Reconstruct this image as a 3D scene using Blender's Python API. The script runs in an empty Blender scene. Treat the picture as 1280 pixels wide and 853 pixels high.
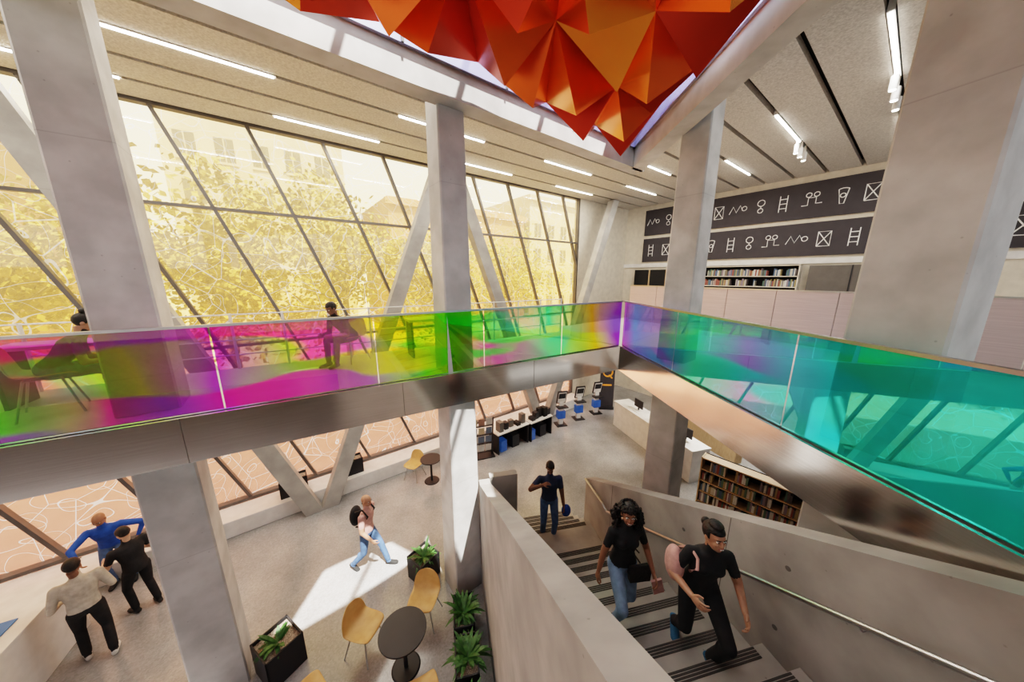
import bpy, bmesh, math, random
import numpy as np
from mathutils import Vector, Matrix
random.seed(7); np.random.seed(7)
R=math.radians
SC=bpy.context.scene
COL=SC.collection
M1=Matrix.Rotation(R(37.3),4,'Z')      # window-wall frame (d1,d2,z)
M2=Matrix.Rotation(R(12.4),4,'Z')      # stair frame (w,s,z)
I4=Matrix.Identity(4)

# ---------------------------------------------------------------- materials
def newmat(n):
    m=bpy.data.materials.new(n); m.use_nodes=True
    nt=m.node_tree; nt.nodes.clear()
    o=nt.nodes.new('ShaderNodeOutputMaterial'); return m,nt,o
def N(nt,t,**k):
    n=nt.nodes.new(t)
    for a,b in k.items(): setattr(n,a,b)
    return n
def pbr(name,col,rough=.5,metal=0,col2=None,scale=5,bump=0,emis=None,es=0,detail=6,stretch=None,spec=.5,coat=0,joints=0):
    m,nt,o=newmat(name); L=nt.links.new
    p=N(nt,'ShaderNodeBsdfPrincipled'); L(p.outputs[0],o.inputs[0])
    p.inputs['Roughness'].default_value=rough; p.inputs['Metallic'].default_value=metal
    p.inputs['Specular IOR Level'].default_value=spec
    p.inputs['Coat Weight'].default_value=coat
    c2=col2 if col2 else tuple(max(0,x*.88) for x in col)
    tc=N(nt,'ShaderNodeTexCoord'); mp=N(nt,'ShaderNodeMapping'); L(tc.outputs['Object'],mp.inputs[0])
    if stretch: mp.inputs['Scale'].default_value=stretch
    nz=N(nt,'ShaderNodeTexNoise'); nz.inputs['Scale'].default_value=scale; nz.inputs['Detail'].default_value=detail
    L(mp.outputs[0],nz.inputs['Vector'])
    r=N(nt,'ShaderNodeValToRGB'); r.color_ramp.elements[0].position=.35; r.color_ramp.elements[1].position=.65
    r.color_ramp.elements[0].color=(*c2,1); r.color_ramp.elements[1].color=(*col,1)
    L(nz.outputs[0],r.inputs[0]); out=r.outputs[0]
    if joints:
        n2=N(nt,'ShaderNodeTexNoise'); n2.inputs['Scale'].default_value=.55; n2.inputs['Detail'].default_value=5; n2.inputs['Distortion'].default_value=.6; L(tc.outputs['Object'],n2.inputs['Vector'])
        r2=N(nt,'ShaderNodeValToRGB'); r2.color_ramp.elements[0].position=.35; r2.color_ramp.elements[1].position=.65
        r2.color_ramp.elements[0].color=(.80,.80,.80,1); r2.color_ramp.elements[1].color=(1.05,1.05,1.04,1); L(n2.outputs[0],r2.inputs[0])
        v=N(nt,'ShaderNodeTexVoronoi'); v.inputs['Scale'].default_value=7; L(tc.outputs['Object'],v.inputs['Vector'])
        vl=N(nt,'ShaderNodeMapRange'); vl.inputs[1].default_value=.03; vl.inputs[2].default_value=.07; vl.inputs[3].default_value=.72; vl.inputs[4].default_value=1; L(v.outputs['Distance'],vl.inputs[0])
        sx=N(nt,'ShaderNodeSeparateXYZ'); L(tc.outputs['Object'],sx.inputs[0])
        dv=N(nt,'ShaderNodeMath',operation='DIVIDE'); dv.inputs[1].default_value=2.44; L(sx.outputs['Z'],dv.inputs[0])
        fr=N(nt,'ShaderNodeMath',operation='FRACT'); L(dv.outputs[0],fr.inputs[0])
        gt=N(nt,'ShaderNodeMapRange'); gt.inputs[1].default_value=.0; gt.inputs[2].default_value=.006; gt.inputs[3].default_value=joints; gt.inputs[4].default_value=1; L(fr.outputs[0],gt.inputs[0])
        a=N(nt,'ShaderNodeMix',data_type='RGBA',blend_type='MULTIPLY'); a.inputs[0].default_value=1; L(out,a.inputs[6]); L(r2.outputs[0],a.inputs[7])
        mm=N(nt,'ShaderNodeMath',operation='MULTIPLY'); L(vl.outputs[0],mm.inputs[0]); L(gt.outputs[0],mm.inputs[1])
        c=N(nt,'ShaderNodeVectorMath',operation='SCALE'); L(a.outputs[2],c.inputs[0]); L(mm.outputs[0],c.inputs['Scale']); out=c.outputs[0]
    L(out,p.inputs['Base Color'])
    if bump:
        b=N(nt,'ShaderNodeBump'); b.inputs['Strength'].default_value=bump; b.inputs['Distance'].default_value=.02
        L(nz.outputs[0],b.inputs['Height']); L(b.outputs[0],p.inputs['Normal'])
    if emis:
        p.inputs['Emission Color'].default_value=(*emis,1); p.inputs['Emission Strength'].default_value=es
    return m
concrete=pbr('concrete',(.45,.43,.40),.75,0,(.33,.315,.295),2.2,.15,detail=10,joints=.8)
concrete_l=pbr('concrete_light',(.54,.535,.53),.7,0,(.42,.415,.41),3,.12,detail=10,joints=.75)
concrete_w=pbr('concrete_stair',(.44,.425,.405),.7,0,(.33,.32,.305),2.5,.12,detail=10,joints=1)
steel=pbr('polished_steel',(.80,.78,.76),.15,1,(.72,.70,.68),4,.01,stretch=(.4,.4,20))
steel_d=pbr('steel_trim',(.55,.55,.56),.3,1)
black=pbr('black_metal',(.03,.03,.035),.5,.2)
dark=pbr('dark_gap',(.012,.012,.012),.8)
mull=pbr('mullion_grey',(.15,.14,.13),.45,.4)
white=pbr('white_laminate',(.76,.745,.72),.45)
beige=pbr('beige_plaster',(.68,.62,.52),.8)
signblk=pbr('frieze_charcoal',(.05,.045,.052),.7)
linew=pbr('frieze_line',(.85,.85,.83),.6)
panelm=pbr('pinkish_metal_panel',(.54,.45,.47),.38,.35,(.47,.39,.41),stretch=(.3,.3,12))
acoustic=pbr('acoustic_panel',(.62,.59,.55),.95,0,(.44,.42,.39),38,.25)
lav=pbr('lavender_reveal',(.55,.54,.70),.22,.75,(.42,.43,.62),1.5)
ledm=pbr('led_diffuser',(1,1,1),.5,0,(1,1,1),emis=(1,.93,.82),es=9)
tan=pbr('tan_plywood',(.62,.40,.17),.45,0,(.54,.33,.13),8)
wood=pbr('oak',(.50,.36,.22),.5,0,(.42,.29,.16),6,stretch=(1,8,1))
leaf=pbr('leaf_green',(.06,.16,.04),.5,0,(.025,.08,.018),12)
leafo=pbr('street_tree_leaf',(.40,.32,.08),.7,0,(.17,.14,.03),1.2)
bark=pbr('bark',(.12,.09,.06),.9)
soil=pbr('pebbles',(.5,.42,.33),.9,0,(.15,.12,.1),60,.6)
blue=pbr('blue_screen',(.04,.11,.36),.3,0,(.02,.06,.26),4,emis=(.05,.2,.6),es=.08)
orange_s=pbr('orange_sign',(.9,.4,.05),.6)
stone=pbr('facade_stone',(.54,.46,.36),.9,0,(.44,.37,.28),.6)
brickf=pbr('facade_brick',(.44,.26,.18),.9,0,(.35,.20,.14),1.5)
fwin=pbr('facade_window',(.13,.12,.10),.2)
asphalt=pbr('asphalt',(.50,.45,.42),.9,0,(.43,.39,.36),2)
cop1=pbr('copper_orange',(.76,.145,.022),.27,.7,(.68,.115,.018),.7)
cop2=pbr('copper_amber',(.84,.32,.05),.26,.7,(.77,.26,.04),.7)
cop3=pbr('copper_red',(.52,.05,.014),.28,.65,(.44,.035,.011),.7)

def floormat():
    m,nt,o=newmat('polished_terrazzo'); L=nt.links.new
    p=N(nt,'ShaderNodeBsdfPrincipled'); L(p.outputs[0],o.inputs[0]); p.inputs['Roughness'].default_value=.18
    tc=N(nt,'ShaderNodeTexCoord')
    n1=N(nt,'ShaderNodeTexNoise'); n1.inputs['Scale'].default_value=.8; n1.inputs['Detail'].default_value=9; L(tc.outputs['Object'],n1.inputs['Vector'])
    v=N(nt,'ShaderNodeTexVoronoi'); v.inputs['Scale'].default_value=42; L(tc.outputs['Object'],v.inputs['Vector'])
    r=N(nt,'ShaderNodeValToRGB'); r.color_ramp.elements[0].position=.32; r.color_ramp.elements[1].position=.66
    r.color_ramp.elements[0].color=(.25,.25,.252,1); r.color_ramp.elements[1].color=(.40,.40,.40,1)
    L(n1.outputs[0],r.inputs[0])
    r2=N(nt,'ShaderNodeValToRGB'); r2.color_ramp.elements[0].color=(.80,.80,.80,1); r2.color_ramp.elements[1].color=(1.08,1.08,1.08,1)
    L(v.outputs['Color'],r2.inputs[0])
    mx=N(nt,'ShaderNodeMix',data_type='RGBA',blend_type='MULTIPLY'); mx.inputs[0].default_value=1
    L(r.outputs[0],mx.inputs[6]); L(r2.outputs[0],mx.inputs[7]); L(mx.outputs[2],p.inputs['Base Color'])
    return m
terrazzo=floormat()

def windowfilm():
    m,nt,o=newmat('yellow_film_glass'); L=nt.links.new
    tc=N(nt,'ShaderNodeTexCoord'); sp=N(nt,'ShaderNodeSeparateXYZ'); L(tc.outputs['Object'],sp.inputs[0])
    mr=N(nt,'ShaderNodeMapRange'); mr.inputs[1].default_value=0.5; mr.inputs[2].default_value=9.2; L(sp.outputs['Z'],mr.inputs[0])
    rp=N(nt,'ShaderNodeValToRGB'); cr=rp.color_ramp
    cr.elements[0].color=(1,.50,.33,1); cr.elements[1].color=(1,.79,.47,1)
    e=cr.elements.new(.38); e.color=(1,.50,.28,1)
    e=cr.elements.new(.55); e.color=(1,.66,.20,1)
    L(mr.outputs[0],rp.inputs[0])
    def contour(scale,mult,th,seed):
        mp=N(nt,'ShaderNodeMapping'); mp.inputs['Location'].default_value=(seed,seed*2,seed); L(tc.outputs['Object'],mp.inputs[0])
        nz=N(nt,'ShaderNodeTexNoise'); nz.inputs['Scale'].default_value=scale; nz.inputs['Detail'].default_value=.4; L(mp.outputs[0],nz.inputs['Vector'])
        mu=N(nt,'ShaderNodeMath',operation='MULTIPLY'); mu.inputs[1].default_value=mult; L(nz.outputs[0],mu.inputs[0])
        fr=N(nt,'ShaderNodeMath',operation='FRACT'); L(mu.outputs[0],fr.inputs[0])
        sb=N(nt,'ShaderNodeMath',operation='SUBTRACT'); sb.inputs[1].default_value=.5; L(fr.outputs[0],sb.inputs[0])
        ab=N(nt,'ShaderNodeMath',operation='ABSOLUTE'); L(sb.outputs[0],ab.inputs[0])
        lt=N(nt,'ShaderNodeMath',operation='LESS_THAN'); lt.inputs[1].default_value=th; L(ab.outputs[0],lt.inputs[0]); return lt
    a=contour(1.0,7,.014,0); b_=contour(1.7,5,.016,9.3)
    vo=N(nt,'ShaderNodeTexVoronoi',feature='DISTANCE_TO_EDGE'); vo.inputs['Scale'].default_value=1.2; L(tc.outputs['Object'],vo.inputs['Vector'])
    vl=N(nt,'ShaderNodeMath',operation='LESS_THAN'); vl.inputs[1].default_value=.006; L(vo.outputs[0],vl.inputs[0])
    mm=N(nt,'ShaderNodeMath',operation='MAXIMUM'); L(a.outputs[0],mm.inputs[0]); L(b_.outputs[0],mm.inputs[1])
    mm2=N(nt,'ShaderNodeMath',operation='MAXIMUM'); L(mm.outputs[0],mm2.inputs[0]); L(vl.outputs[0],mm2.inputs[1])
    fd=N(nt,'ShaderNodeMapRange'); fd.inputs[1].default_value=.25; fd.inputs[2].default_value=.6; fd.inputs[3].default_value=.7; fd.inputs[4].default_value=.45; L(mr.outputs[0],fd.inputs[0])
    mm3=N(nt,'ShaderNodeMath',operation='MULTIPLY'); L(mm2.outputs[0],mm3.inputs[0]); L(fd.outputs[0],mm3.inputs[1])
    tr=N(nt,'ShaderNodeBsdfTransparent'); L(rp.outputs[0],tr.inputs[0])
    tl=N(nt,'ShaderNodeBsdfTranslucent'); L(rp.outputs[0],tl.inputs[0])
    m1=N(nt,'ShaderNodeMixShader'); m1.inputs[0].default_value=.26; L(tr.outputs[0],m1.inputs[1]); L(tl.outputs[0],m1.inputs[2])
    wl=N(nt,'ShaderNodeBsdfTranslucent'); wl.inputs[0].default_value=(1,.95,.84,1)
    wt=N(nt,'ShaderNodeBsdfTransparent'); wm=N(nt,'ShaderNodeMixShader'); wm.inputs[0].default_value=.6
    L(wt.outputs[0],wm.inputs[1]); L(wl.outputs[0],wm.inputs[2])
    m2=N(nt,'ShaderNodeMixShader'); L(mm3.outputs[0],m2.inputs[0]); L(m1.outputs[0],m2.inputs[1]); L(wm.outputs[0],m2.inputs[2])
    gl=N(nt,'ShaderNodeBsdfGlossy'); gl.inputs['Roughness'].default_value=.02
    m3=N(nt,'ShaderNodeMixShader'); m3.inputs[0].default_value=.04; L(m2.outputs[0],m3.inputs[1]); L(gl.outputs[0],m3.inputs[2])
    L(m3.outputs[0],o.inputs[0]); return m
film=windowfilm()

def dichroic(name,dirv,lo,hi,stops,stops2,rot):
    m,nt,o=newmat(name); L=nt.links.new
    tc=N(nt,'ShaderNodeTexCoord')
    dt=N(nt,'ShaderNodeVectorMath',operation='DOT_PRODUCT'); dt.inputs[1].default_value=dirv; L(tc.outputs['Object'],dt.inputs[0])
    mr=N(nt,'ShaderNodeMapRange'); mr.inputs[1].default_value=lo; mr.inputs[2].default_value=hi; L(dt.outputs['Value'],mr.inputs[0])
    # diagonal noise patches: reflections and view-angle tints painted into the glass colour
    mp=N(nt,'ShaderNodeMapping'); mp.inputs['Rotation'].default_value=rot; mp.inputs['Scale'].default_value=(.5,.5,2.0); L(tc.outputs['Object'],mp.inputs[0])
    vo=N(nt,'ShaderNodeTexNoise'); vo.inputs['Scale'].default_value=1.25; vo.inputs['Detail'].default_value=.6; vo.inputs['Distortion'].default_value=.25; L(mp.outputs[0],vo.inputs['Vector'])
    nz=N(nt,'ShaderNodeTexNoise'); nz.inputs['Scale'].default_value=.9; nz.inputs['Detail'].default_value=1; L(tc.outputs['Object'],nz.inputs['Vector'])
    ad=N(nt,'ShaderNodeMath',operation='MULTIPLY_ADD'); ad.inputs[1].default_value=.18; L(nz.outputs[0],ad.inputs[0]); L(mr.outputs[0],ad.inputs[2])
    ad2=N(nt,'ShaderNodeMath',operation='SUBTRACT'); ad2.inputs[1].default_value=.09; L(ad.outputs[0],ad2.inputs[0])
    def ramp(st):
        rp=N(nt,'ShaderNodeValToRGB'); cr=rp.color_ramp
        cr.elements[0].position=st[0][0]; cr.elements[0].color=(*st[0][1],1)
        cr.elements[1].position=st[-1][0]; cr.elements[1].color=(*st[-1][1],1)
        for p,c in st[1:-1]:
            e=cr.elements.new(p); e.color=(*c,1)
        L(ad2.outputs[0],rp.inputs[0]); return rp
    a=ramp(stops); b=ramp(stops2)
    st=N(nt,'ShaderNodeValToRGB'); st.color_ramp.elements[0].position=.505; st.color_ramp.elements[1].position=.56
    L(vo.outputs[0],st.inputs[0])
    mx=N(nt,'ShaderNodeMix',data_type='RGBA'); L(st.outputs[0],mx.inputs[0]); L(a.outputs[0],mx.inputs[6]); L(b.outputs[0],mx.inputs[7])
    tr=N(nt,'ShaderNodeBsdfTransparent'); L(mx.outputs[2],tr.inputs[0])
    gl=N(nt,'ShaderNodeBsdfGlossy'); gl.inputs['Roughness'].default_value=.005
    mxg=N(nt,'ShaderNodeMix',data_type='RGBA'); L(st.outputs[0],mxg.inputs[0]); L(b.outputs[0],mxg.inputs[6]); L(a.outputs[0],mxg.inputs[7])
    L(mxg.outputs[2],gl.inputs[0])
    ms=N(nt,'ShaderNodeMixShader'); ms.inputs[0].default_value=.48; L(tr.outputs[0],ms.inputs[1]); L(gl.outputs[0],ms.inputs[2])
    tl=N(nt,'ShaderNodeBsdfTranslucent'); L(mx.outputs[2],tl.inputs[0])
    df=N(nt,'ShaderNodeBsdfDiffuse'); L(mx.outputs[2],df.inputs[0])
    ad_=N(nt,'ShaderNodeMixShader'); ad_.inputs[0].default_value=.5; L(tl.outputs[0],ad_.inputs[1]); L(df.outputs[0],ad_.inputs[2])
    ms2=N(nt,'ShaderNodeMixShader'); ms2.inputs[0].default_value=.15; L(ms.outputs[0],ms2.inputs[1]); L(ad_.outputs[0],ms2.inputs[2])
    L(ms2.outputs[0],o.inputs[0]); return m
G=(.12,1,.04); Y=(.95,1,.03); P=(.46,.07,.90); MG=(1,.05,.60); C=(.05,.92,1); T=(.05,.85,.72); V=(.36,.22,1); OL=(.60,.75,.03)
dich_l=dichroic('dichroic_glass_a',(.864,.503,0),-2.9,5.5,
   [(0,P),(.07,(.2,.85,.08)),(.13,OL),(.20,P),(.27,(.3,.8,.05)),(.34,OL),(.42,Y),(.52,G),(.66,(.1,.95,.2)),(.80,(.3,1,.04)),(.90,Y),(1,P)],
   [(0,G),(.06,MG),(.14,P),(.22,MG),(.30,(.9,.1,.8)),(.37,P),(.46,G),(.56,(.7,1,.03)),(.66,(.9,.1,.7)),(.78,(.02,.8,.5)),(.90,(1,.45,.04)),(1,V)],(R(50),0,R(30)))
dich_r=dichroic('dichroic_glass_b',(0,-1,0),-6.8,-1.3,
   [(0,P),(.15,V),(.30,(.1,.6,1)),(.45,T),(.62,(.45,.2,.95)),(.78,C),(1,(.04,1,.7))],
   [(0,MG),(.15,(.2,.5,1)),(.32,(.6,.2,.9)),(.48,(.08,1,.5)),(.65,C),(.80,(.1,.9,.6)),(1,C)],(R(40),0,R(-30)))

# ---------------------------------------------------------------- mesh builder
class B:
    def __init__(s): s.v=[];s.f=[];s.m=[];s.mats=[]
    def mi(s,mat):
        if mat not in s.mats: s.mats.append(mat)
        return s.mats.index(mat)
    def add(s,vs,fs,mat,M=I4):
        o=len(s.v); s.v+= [tuple(M@Vector(v)) for v in vs]
        k=s.mi(mat)
        for f in fs: s.f.append([i+o for i in f]); s.m.append(k)
    def box(s,x0,x1,y0,y1,z0,z1,mat,M=I4):
        s.add([(x0,y0,z0),(x1,y0,z0),(x1,y1,z0),(x0,y1,z0),(x0,y0,z1),(x1,y0,z1),(x1,y1,z1),(x0,y1,z1)],
          [(0,3,2,1),(4,5,6,7),(0,1,5,4),(1,2,6,5),(2,3,7,6),(3,0,4,7)],mat,M)
    def prism(s,poly,z0,z1,mat,M=I4):
        n=len(poly)
        s.add([(x,y,z0) for x,y in poly]+[(x,y,z1) for x,y in poly],
          [tuple(range(n))[::-1],tuple(range(n,2*n))]+[(i,(i+1)%n,(i+1)%n+n,i+n) for i in range(n)],mat,M)
    def loft(s,rings,mat,M=I4,cap=True):
        n=len(rings[0]); vs=[p for r in rings for p in r]; fs=[]
        for k in range(len(rings)-1):
            for i in range(n):
                j=(i+1)%n; fs.append((k*n+i,k*n+j,(k+1)*n+j,(k+1)*n+i))
        if cap: fs.append(tuple(range(n))[::-1]); fs.append(tuple(range((len(rings)-1)*n,len(rings)*n)))
        s.add(vs,fs,mat,M)
    def tube(s,pts,r,mat,M=I4,n=8,radii=None):
        pts=[Vector(p) for p in pts]; rings=[]
        for k,p in enumerate(pts):
            d=(pts[min(k+1,len(pts)-1)]-pts[max(k-1,0)]); d=d.normalized() if d.length>1e-9 else Vector((0,0,1))
            up=Vector((0,0,1)) if abs(d.z)<.95 else Vector((0,1,0))
            a=d.cross(up).normalized(); b=a.cross(d).normalized()
            rr=radii[k] if radii else r
            rings.append([tuple(p+a*rr*math.cos(t)+b*rr*math.sin(t)) for t in [2*math.pi*i/n for i in range(n)]])
        s.loft(rings,mat,M)
    def cyl(s,c,r,z0,z1,mat,M=I4,n=24,r2=None):
        r2=r if r2 is None else r2
        s.loft([[(c[0]+r*math.cos(2*math.pi*i/n),c[1]+r*math.sin(2*math.pi*i/n),z0) for i in range(n)],
                [(c[0]+r2*math.cos(2*math.pi*i/n),c[1]+r2*math.sin(2*math.pi*i/n),z1) for i in range(n)]],mat,M)
    def ell(s,c,rad,mat,M=I4,n=16,m=10):
        rings=[]
        for k in range(m+1):
            ph=-math.pi/2+math.pi*k/m; cr=max(math.cos(ph),.02)
            rings.append([(c[0]+rad[0]*cr*math.cos(2*math.pi*i/n),c[1]+rad[1]*cr*math.sin(2*math.pi*i/n),c[2]+rad[2]*math.sin(ph)) for i in range(n)])
        s.loft(rings,mat,M)
    def obj(s,name,parent=None,smooth=False,M=None,bevel=0):
        me=bpy.data.meshes.new(name); me.from_pydata(s.v,[],s.f)
        for m in s.mats: me.materials.append(m)
        me.polygons.foreach_set('material_index',s.m)
        if smooth: me.polygons.foreach_set('use_smooth',[True]*len(s.f))
        me.update()
        bm=bmesh.new(); bm.from_mesh(me); bmesh.ops.recalc_face_normals(bm,faces=bm.faces); bm.to_mesh(me); bm.free()
        o=bpy.data.objects.new(name,me); COL.objects.link(o)
        if parent: o.parent=parent
        if M is not None: o.matrix_world=M
        if bevel:
            b=o.modifiers.new('bev','BEVEL'); b.width=bevel; b.segments=2; b.limit_method='ANGLE'
        return o
def empty(name,M=I4):
    e=bpy.data.objects.new(name,None); COL.objects.link(e); e.matrix_world=M; return e
def TR(x,y,z,az=0): return Matrix.Translation((x,y,z))@Matrix.Rotation(R(-az),4,'Z')
def W(d1,d2,z=0): return M1@Vector((d1,d2,z))

# ---------------------------------------------------------------- camera / world / sun
cam=bpy.data.cameras.new('camera'); co=bpy.data.objects.new('camera',cam); COL.objects.link(co)
co.location=(0,0,6); co.rotation_euler=(R(77.97),0,0); cam.lens=10.69; cam.sensor_width=36; cam.clip_start=.05; cam.clip_end=400
SC.camera=co
w=bpy.data.worlds.new('world'); SC.world=w; w.use_nodes=True
bg=w.node_tree.nodes['Background']; bg.inputs[0].default_value=(.91,.95,1,1); bg.inputs[1].default_value=1.9
sun=bpy.data.lights.new('sun','SUN'); so=bpy.data.objects.new('sun',sun); COL.objects.link(so)
sun.energy=9; sun.angle=R(.6); sun.color=(1,.95,.88)
so.rotation_euler=Vector((-2.4,3.7,-8.6)).to_track_quat('-Z','Y').to_euler()
try:
    SC.view_settings.view_transform='Filmic'; SC.view_settings.look='High Contrast'; SC.view_settings.exposure=.92
except Exception as e: print(e)
def area(name,loc,size,power,rot=(0,0,0),col=(1,.95,.88),sy=None,parent=None):
    l=bpy.data.lights.new(name,'AREA'); l.energy=power; l.size=size; l.color=col
    if sy: l.shape='RECTANGLE'; l.size_y=sy
    o=bpy.data.objects.new(name,l); COL.objects.link(o); o.location=loc; o.rotation_euler=rot
    if parent: o.parent=parent
    return o

# ---------------------------------------------------------------- shell
b=B(); b.box(-15,14.5,-12,9.4,-.2,0,terrazzo,M1); b.obj('floor')
b=B(); b.box(-80,100,9.75,90,-.4,-.1,asphalt,M1); b.obj('street_ground')
b=B(); b.box(14.5,14.8,-12,9.7,0,9.9,beige,M1); b.obj('wall_far')
b=B(); b.box(10.88,14.5,9.4,9.7,0,9.9,beige,M1); b.obj('wall_window_side')
b=B(); b.box(-15.3,-15,-12,9.7,0,9.9,beige,M1); b.obj('wall_left_end')
b=B(); b.box(-15,14.5,-12.3,-12,0,6.3,beige,M1); b.obj('light_block_back_wall')  # unseen wall added to cut the sky light from behind the camera
b=B(); b.box(-15,14.5,-12,-11.9,6.3,6.5,mull,M1)
for i in range(12): b.box(-15+i*2.6,-14.9+i*2.6,-12,-11.9,6.3,9.4,mull,M1)
b.obj('rear_opening_bars')  # bars in the unseen opening left above that wall to admit sky light
b=B(); b.box(-15,10.85,8.76,9.4,0,.42,white,M1); b.obj('window_ledge',bevel=.02)
def d1cut(d2):
    return (2.66+.606*d2+.032*.7955*d2)/(.7955-.032*.606)
b=B()
PW=.785
rows=[8.62-1.57*i/2 for i in range(-1,22)]
for dc in rows:
    a0=dc-PW+.05; a1=min(dc-.05,9.38)
    if a1<=a0: continue
    if a0>4.3: b.box(-15,14.5,a0,a1,9.25,9.37,acoustic,M1)
    elif a1<4.45: 
        b.prism([(d1cut(a0)-.1,a0),(14.5,a0),(14.5,a1),(d1cut(a1)-.1,a1)],9.25,9.37,acoustic,M1)
    else:
        b.box(-15,14.5,max(a0,4.32),a1,9.25,9.37,acoustic,M1)
        b.prism([(d1cut(a0)-.1,a0),(14.5,a0),(14.5,4.32),(d1cut(4.32)-.1,4.32)],9.25,9.37,acoustic,M1)
b.obj('ceiling')
b=B(); b.box(-15.3,14.8,4.3,9.75,9.45,9.9,dark,M1); b.prism([(d1cut(-12)-.1,-12),(14.8,-12),(14.8,4.3),(d1cut(4.3)-.1,4.3)],9.45,9.9,dark,M1); b.obj('roof_slab')
kx,ky=2.9,7.52
c_out=M1.inverted()@Vector((kx,ky,0))
b=B(); b.box(-15,c_out.x+.02,4.14,4.42,8.3,9.5,concrete_l,M1)
b.prism([(2.92,7.5),(2.62,7.3),(2.26,-6),(2.5,-6)],8.3,9.5,concrete_l); b.obj('skylight_beam')
b=B(); b.box(-15,c_out.x-.1,4.08,4.13,8.65,11,lav,M1); b.prism([(2.61,7.2),(2.56,7.2),(2.20,-6),(2.25,-6)],8.65,11,lav)
for i in range(16):
    if -12+i*1.5<c_out.x-.3: b.box(-12+i*1.5,-11.97+i*1.5,4.06,4.08,8.65,11,mull,M1)
b.obj('skylight_reveal')
b=B()
for i in range(14):
    p=W(-10+i*1.45,4.0,10.9)
    if p.x<2.3: b.tube([p,(p.x,-6,10.9)],.04,white,n=6)
b.obj('skylight_glazing_bars')
# folded canopy: inverted triangular pyramids on a triangular lattice
b=B(); Lt=1.22; K=Vector((2.47,6.84,0)); e1=Vector((-.7955,-.606,0))*Lt; e2=Vector((-.025,-1,0))*Lt
zz={}
def lp(i,j):
    if (i,j) not in zz: zz[(i,j)]=8.70+random.uniform(-.12,.16)
    p=K+e1*i+e2*j; return Vector((p.x,p.y,zz[(i,j)]))
cop=[cop1,cop1,cop1,cop2,cop3]
def pyr(a,c,d):
    cen=(a+c+d)/3
    for h,rr in (((-.56,1.09),.66),((.85,1.9),.55),((-2.2,-1.6),.6)):  # facets left out overhead, out of view, so sun patches fall below
        if (Vector((cen.x,cen.y,0))-Vector((*h,0))).length<rr: return
    ap=Vector((cen.x+random.uniform(-.16,.16),cen.y+random.uniform(-.16,.16),8.17+random.uniform(-.10,.16)))
    for p,q in ((a,c),(c,d),(d,a)):
        b.add([p,q,ap],[(0,1,2)],random.choice(cop))
for i in range(11):
    for j in range(10):
        pyr(lp(i,j),lp(i+1,j),lp(i,j+1)); pyr(lp(i+1,j),lp(i+1,j+1),lp(i,j+1))
b.obj('folded_copper_canopy')

# ---------------------------------------------------------------- LED strips + track lights
for ri in range(6):
    d2=8.62-1.57*ri
    off=.4 if ri%2==0 else -1.65
    for q in range(-3,4):
        a=off+4.1*q; 
        if a<-8 or a+2>14.3: continue
        if d2<4.5 and a<d1cut(d2)+.2: continue
        e=empty('linear_ceiling_light')
        b=B(); b.box(a,a+2.05,d2-.02,d2+.02,9.215,9.24,ledm,M1); b.box(a-.03,a+2.08,d2-.035,d2+.035,9.235,9.38,white,M1)
        b.obj('housing',e)
        p=W(a+1.02,d2,9.205); area('lamp',p,2.0,24,(0,0,R(37.3)),sy=.04,parent=e)
for (a,d2) in ((8.3,.77),(8.8,.77),(9.3,.77),(10.5,2.34),(10.9,2.34),(11.3,2.34),(7.4,3.9)):
    b=B(); b.box(a-.02,a+.02,d2-.02,d2+.02,9.12,9.3,white,M1); b.cyl((a,d2),.05,8.94,9.14,white,M1); b.cyl((a,d2),.04,8.93,8.945,ledm,M1); b.obj('ceiling_spotlight')

# ---------------------------------------------------------------- columns
def column(x,y,wt,wb,z1,rot=37.3,mat=concrete_l):
    b=B(); M=TR(x,y,0)@Matrix.Rotation(R(rot),4,'Z')
    def ring(w,z,c=.02): 
        h=w/2; return [(h-c,-h,z),(h,-h+c,z),(h,h-c,z),(h-c,h,z),(-h+c,h,z),(-h,h-c,z),(-h,-h+c,z),(-h+c,-h,z)]
    rs=[ring(wb+(wt-wb)*i/6,z1*i/6) for i in range(7)]
    b.loft(rs,mat,M)
    return b.obj('concrete_column')
column(-4.36,3.48,.46,.58,9.4)
column(-.98,5.0,.40,.56,9.4)
column(3.15,5.65,.44,.58,9.4)
column(3.45,2.6,.52,.68,9.4,rot=20)
column(-9.5,0.2,.5,.7,9.4)
column(4.6,8.3,.4,.4,3.98)
def brace(a0,z0,a1,z1,w=.36):
    b=B(); dx=a1-a0; dz=z1-z0; l=math.hypot(dx,dz)
    hw=abs(w/2*l/dz)
    b.loft([[(a0-hw,8.45,z0),(a0+hw,8.45,z0),(a0+hw,8.73,z0),(a0-hw,8.73,z0)],[(a1-hw,8.45,z1),(a1+hw,8.45,z1),(a1+hw,8.73,z1),(a1-hw,8.73,z1)]],concrete,M1)
    b.obj('diagonal_brace')
brace(.05,0,-3.2,9.2); brace(.4,0,4.1,9.2); brace(8.0,0,4.35,9.2); brace(8.35,0,12.1,9.2); brace(-7.9,0,-3.5,9.2)

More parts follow.
